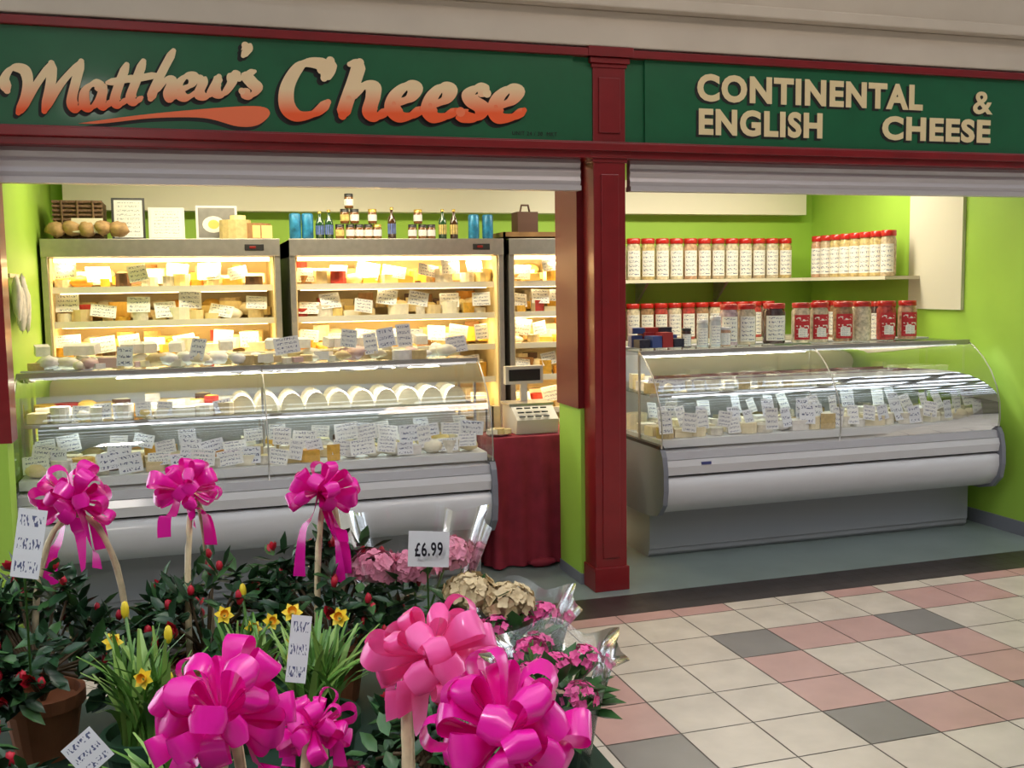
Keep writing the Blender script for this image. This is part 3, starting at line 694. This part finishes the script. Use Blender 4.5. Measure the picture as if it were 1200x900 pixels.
def bow(c,Rb,m_,seed,parent,n=24,tail=.1):
    r=random.Random(seed); b=MB(); c=Vector(c)
    ga=PI*(3-math.sqrt(5))
    for k in range(n):
        z=-.5+1.45*(k+.5)/n; z=min(z,.97); rr=math.sqrt(1-z*z); az=ga*k+r.uniform(-.3,.3)
        d=Vector((math.cos(az)*rr,math.sin(az)*rr,z))
        nn=rdir(r,-1)
        if abs(nn.dot(d))>.8: nn=nn.orthogonal()
        ribbon_loop(b,c,d,nn,Rb*r.uniform(.75,1.22),Rb*r.uniform(.16,.28),Rb*r.uniform(.36,.46),m_)
    for k in range(4):
        az=r.uniform(0,2*PI); vs=[];w_=Rb*.2; tl=tail*r.uniform(.6,1.1)
        for i in range(12):
            t=i/11; p=c+Vector((math.cos(az)*(Rb*.7*math.sin(t*1.6)),math.sin(az)*(Rb*.6*math.sin(t*1.6)),-tl*t+.012*math.sin(t*9+k))); sd=Vector((-math.sin(az+t*1.5),math.cos(az+t*1.5),0))
            vs+=[p-sd*w_,p+sd*w_]
        b.add(vs,[(2*i,2*i+1,2*i+3,2*i+2) for i in range(11)],m_,True)
    b.build('ribbon_bow',parent)
def hoop(x,y,w_,z0,z1,yaw,parent,thick=.0055):
    pts=[(x+math.cos(yaw)*w_*math.cos(a),y+math.sin(yaw)*w_*math.cos(a),z0+(z1-z0)*math.sin(a)**.8) for a in [PI*i/20 for i in range(21)]]
    b=MB(); b.tube(pts,thick,cane,8)
    pts2=[(p[0]+.004,p[1],p[2]+.004*math.sin(i*2)) for i,p in enumerate(pts)]; b.tube(pts2,thick*.6,cane,5)
    b.build('basket_handle',parent)
pw=mat('card_white',(.78,.78,.80),.5)
def pcard(x,y,z,w_,h,roll,m_,txt=None,parent=None):
    e=parent; b=MB(); b.card((x,y,z),w_,h,m_,.1,-.25,roll); b.tube([(x,y+.006,z+.01),(x,y+.006,z-.16)],.002,blade,5); b.build('price_card',e)
    if txt:
        text(txt,x-w_*.34,x+w_*.34,z+h*.35,z+h*.75,mat('ink_black',(.01,.01,.02),.5),y-.006,e,off=.004,rz=-.25)
e=azalea(-2.39,-3.00,1,1.10,.16,640); hoop(-2.33,-2.9,.085,.9,1.225,.1,e); bow((-2.33,-2.90,1.25),.072,rb1,1,e,22,.14)
e=azalea(-2.10,-2.93,2,1.07,.12,340); hoop(-2.11,-2.90,.07,.9,1.235,1.25,e); bow((-2.125,-2.91,1.26),.064,rb1,2,e,20,.10)
e=azalea(-1.85,-2.92,3,1.10,.14,480); hoop(-1.855,-2.95,.08,.9,1.235,1.1,e); bow((-1.875,-2.99,1.25),.066,rb1,3,e,20,.15)
e=azalea(-2.56,-3.32,4,1.08,.14,420,buds=.4); pcard(-2.37,-3.25,1.20,.045,.11,.15,tag2,None,e)
azalea(-2.38,-3.60,14,1.01,.10,240,buds=.4)
e=daffodil(-2.20,-3.24,5,1.10,80,5); e2=daffodil(-1.92,-3.27,6,1.10,85,4); daffodil(-2.02,-3.08,16,1.06,40,4)
e=daffodil(-2.16,-3.50,17,1.02,50,2); pcard(-2.24,-3.58,1.02,.05,.05,-.7,tag2,None,e)
pcard(-1.975,-3.50,1.07,.03,.10,.12,tag2,None,e2)
e=hydrangea(-1.68,-2.95,7,hp,1.07,[(0,0,0),(.08,.03,.01),(-.08,.02,0)],.016,'potted_hydrangea',azl2,.37,fr_=.16); pcard(-1.69,-3.13,1.12,.078,.068,.05,pw,'£6.99',e)
hydrangea(-1.60,-3.10,8,hg,1.05,[(0,0,0),(.07,-.02,-.02)],.015,'potted_hydrangea',azl2,0)
kh=[(0,0,0),(.06,.02,0),(-.05,-.03,.0),(.02,-.07,-.03),(-.02,.06,.01)]
hydrangea(-1.52,-3.14,9,kp,1.00,kh,.010,'potted_kalanchoe',azl2,.24,.032,False,28)
hydrangea(-1.52,-3.36,10,kp,.985,kh,.010,'potted_kalanchoe',azl2,.22,.032,False,28)
hydrangea(-1.72,-3.34,11,kp,.99,kh[:3],.011,'potted_kalanchoe',azl2,0,.035,False,30)
azalea(-1.78,-3.55,12,1.0,.09,200,gpot,.1)
e=hydrangea(-2.09,-3.92,13,kp,.98,kh[:2],.012,'potted_kalanchoe',azl,0,.035,False,30); hoop(-2.08,-3.93,.07,.9,1.19,1.3,e); bow((-2.085,-3.94,1.215),.070,rb1,21,e,26,.09)
e=hydrangea(-1.87,-3.86,23,kp,.98,kh[:2],.012,'potted_kalanchoe',azl,0,.035,False,30); hoop(-1.88,-3.87,.07,.9,1.2,1.35,e); bow((-1.86,-3.90,1.235),.068,rb2,22,e,24,.06)
e=hydrangea(-1.77,-4.10,33,kp,.98,kh[:2],.012,'potted_kalanchoe',azl,0,.035,False,30); hoop(-1.80,-4.08,.07,.9,1.18,1.2,e); bow((-1.82,-4.07,1.21),.074,rb1,23,e,28,.1)
e=hydrangea(-1.98,-3.66,43,kp,.97,kh[:2],.012,'potted_kalanchoe',azl2,0,.035,False,30); hoop(-1.97,-3.68,.06,.9,1.08,1.2,e); bow((-1.97,-3.70,1.085),.05,rb1,24,e,18,.05)

# ---------------- concourse roof & far side ----------------
rb=mat('roof_beam_paint',(.16,.15,.14),.6)
b=MB()
for k in range(10): b.box(-12,12,-8.6+k*.7,-8.32+k*.7,5.2,5.4,rb)
for k in range(16): b.box(-10.5+k*1.3,-10.38+k*1.3,-9.5,-1.8,5.1,5.2,rb)
b.build('roof_beams')
b=MB(); b.box(-12,12,-1.8,.5,5.3,5.4,creamw); b.box(-12,12,-9.7,-8.6,5.3,5.4,creamw); b.build('ceiling_light_block')  # unseen opaque strips, shaped to cut overhead light down to the skylight band
simple('wall_street',-12,12,.3,.5,3.5,5.3,cream)
simple('wall_front',-12,12,-9.7,-9.5,0,5.3,mat('far_shops',(.20,.16,.13),.7,noise=.4,nscale=1.2))
simple('wall_light_block',-12.2,-12,-9.7,.5,0,5.3,cream)  # unseen, added to limit sky light from the open left end
simple('wall_light_block',12,12.2,-9.7,.5,0,5.3,cream)  # same unseen light limiter at the right end

# ---------------- lights ----------------
w=bpy.data.worlds.new('world'); sc.world=w; w.use_nodes=True; bg=w.node_tree.nodes['Background']; bg.inputs[0].default_value=(.82,.91,1,1); bg.inputs[1].default_value=3.4
def area(name,loc,rot,sx,sy,en,col):
    ld=bpy.data.lights.new(name,'AREA'); ld.shape='RECTANGLE'; ld.size=sx; ld.size_y=sy; ld.energy=en; ld.color=col
    lo=bpy.data.objects.new(name,ld); sc.collection.objects.link(lo); lo.location=loc; lo.rotation_euler=rot
area('ceiling_light_left',(-1.5,1.3,2.66),(0,0,0),2.2,.3,45,(1,.88,.62))
area('ceiling_light_right',(1.5,1.4,2.66),(0,0,0),2.2,.3,50,(1,.92,.72))
area('concourse_fill',(1.0,-3.2,4.9),(0,0,0),2.5,1.0,60,(1,.80,.64))
area('concourse_fill',(-2.9,-5.2,3.4),(math.radians(35),0,math.radians(-15)),.4,.4,22,(1,.90,.82))  # added front fill near the camera, brightens flowers and ribbons
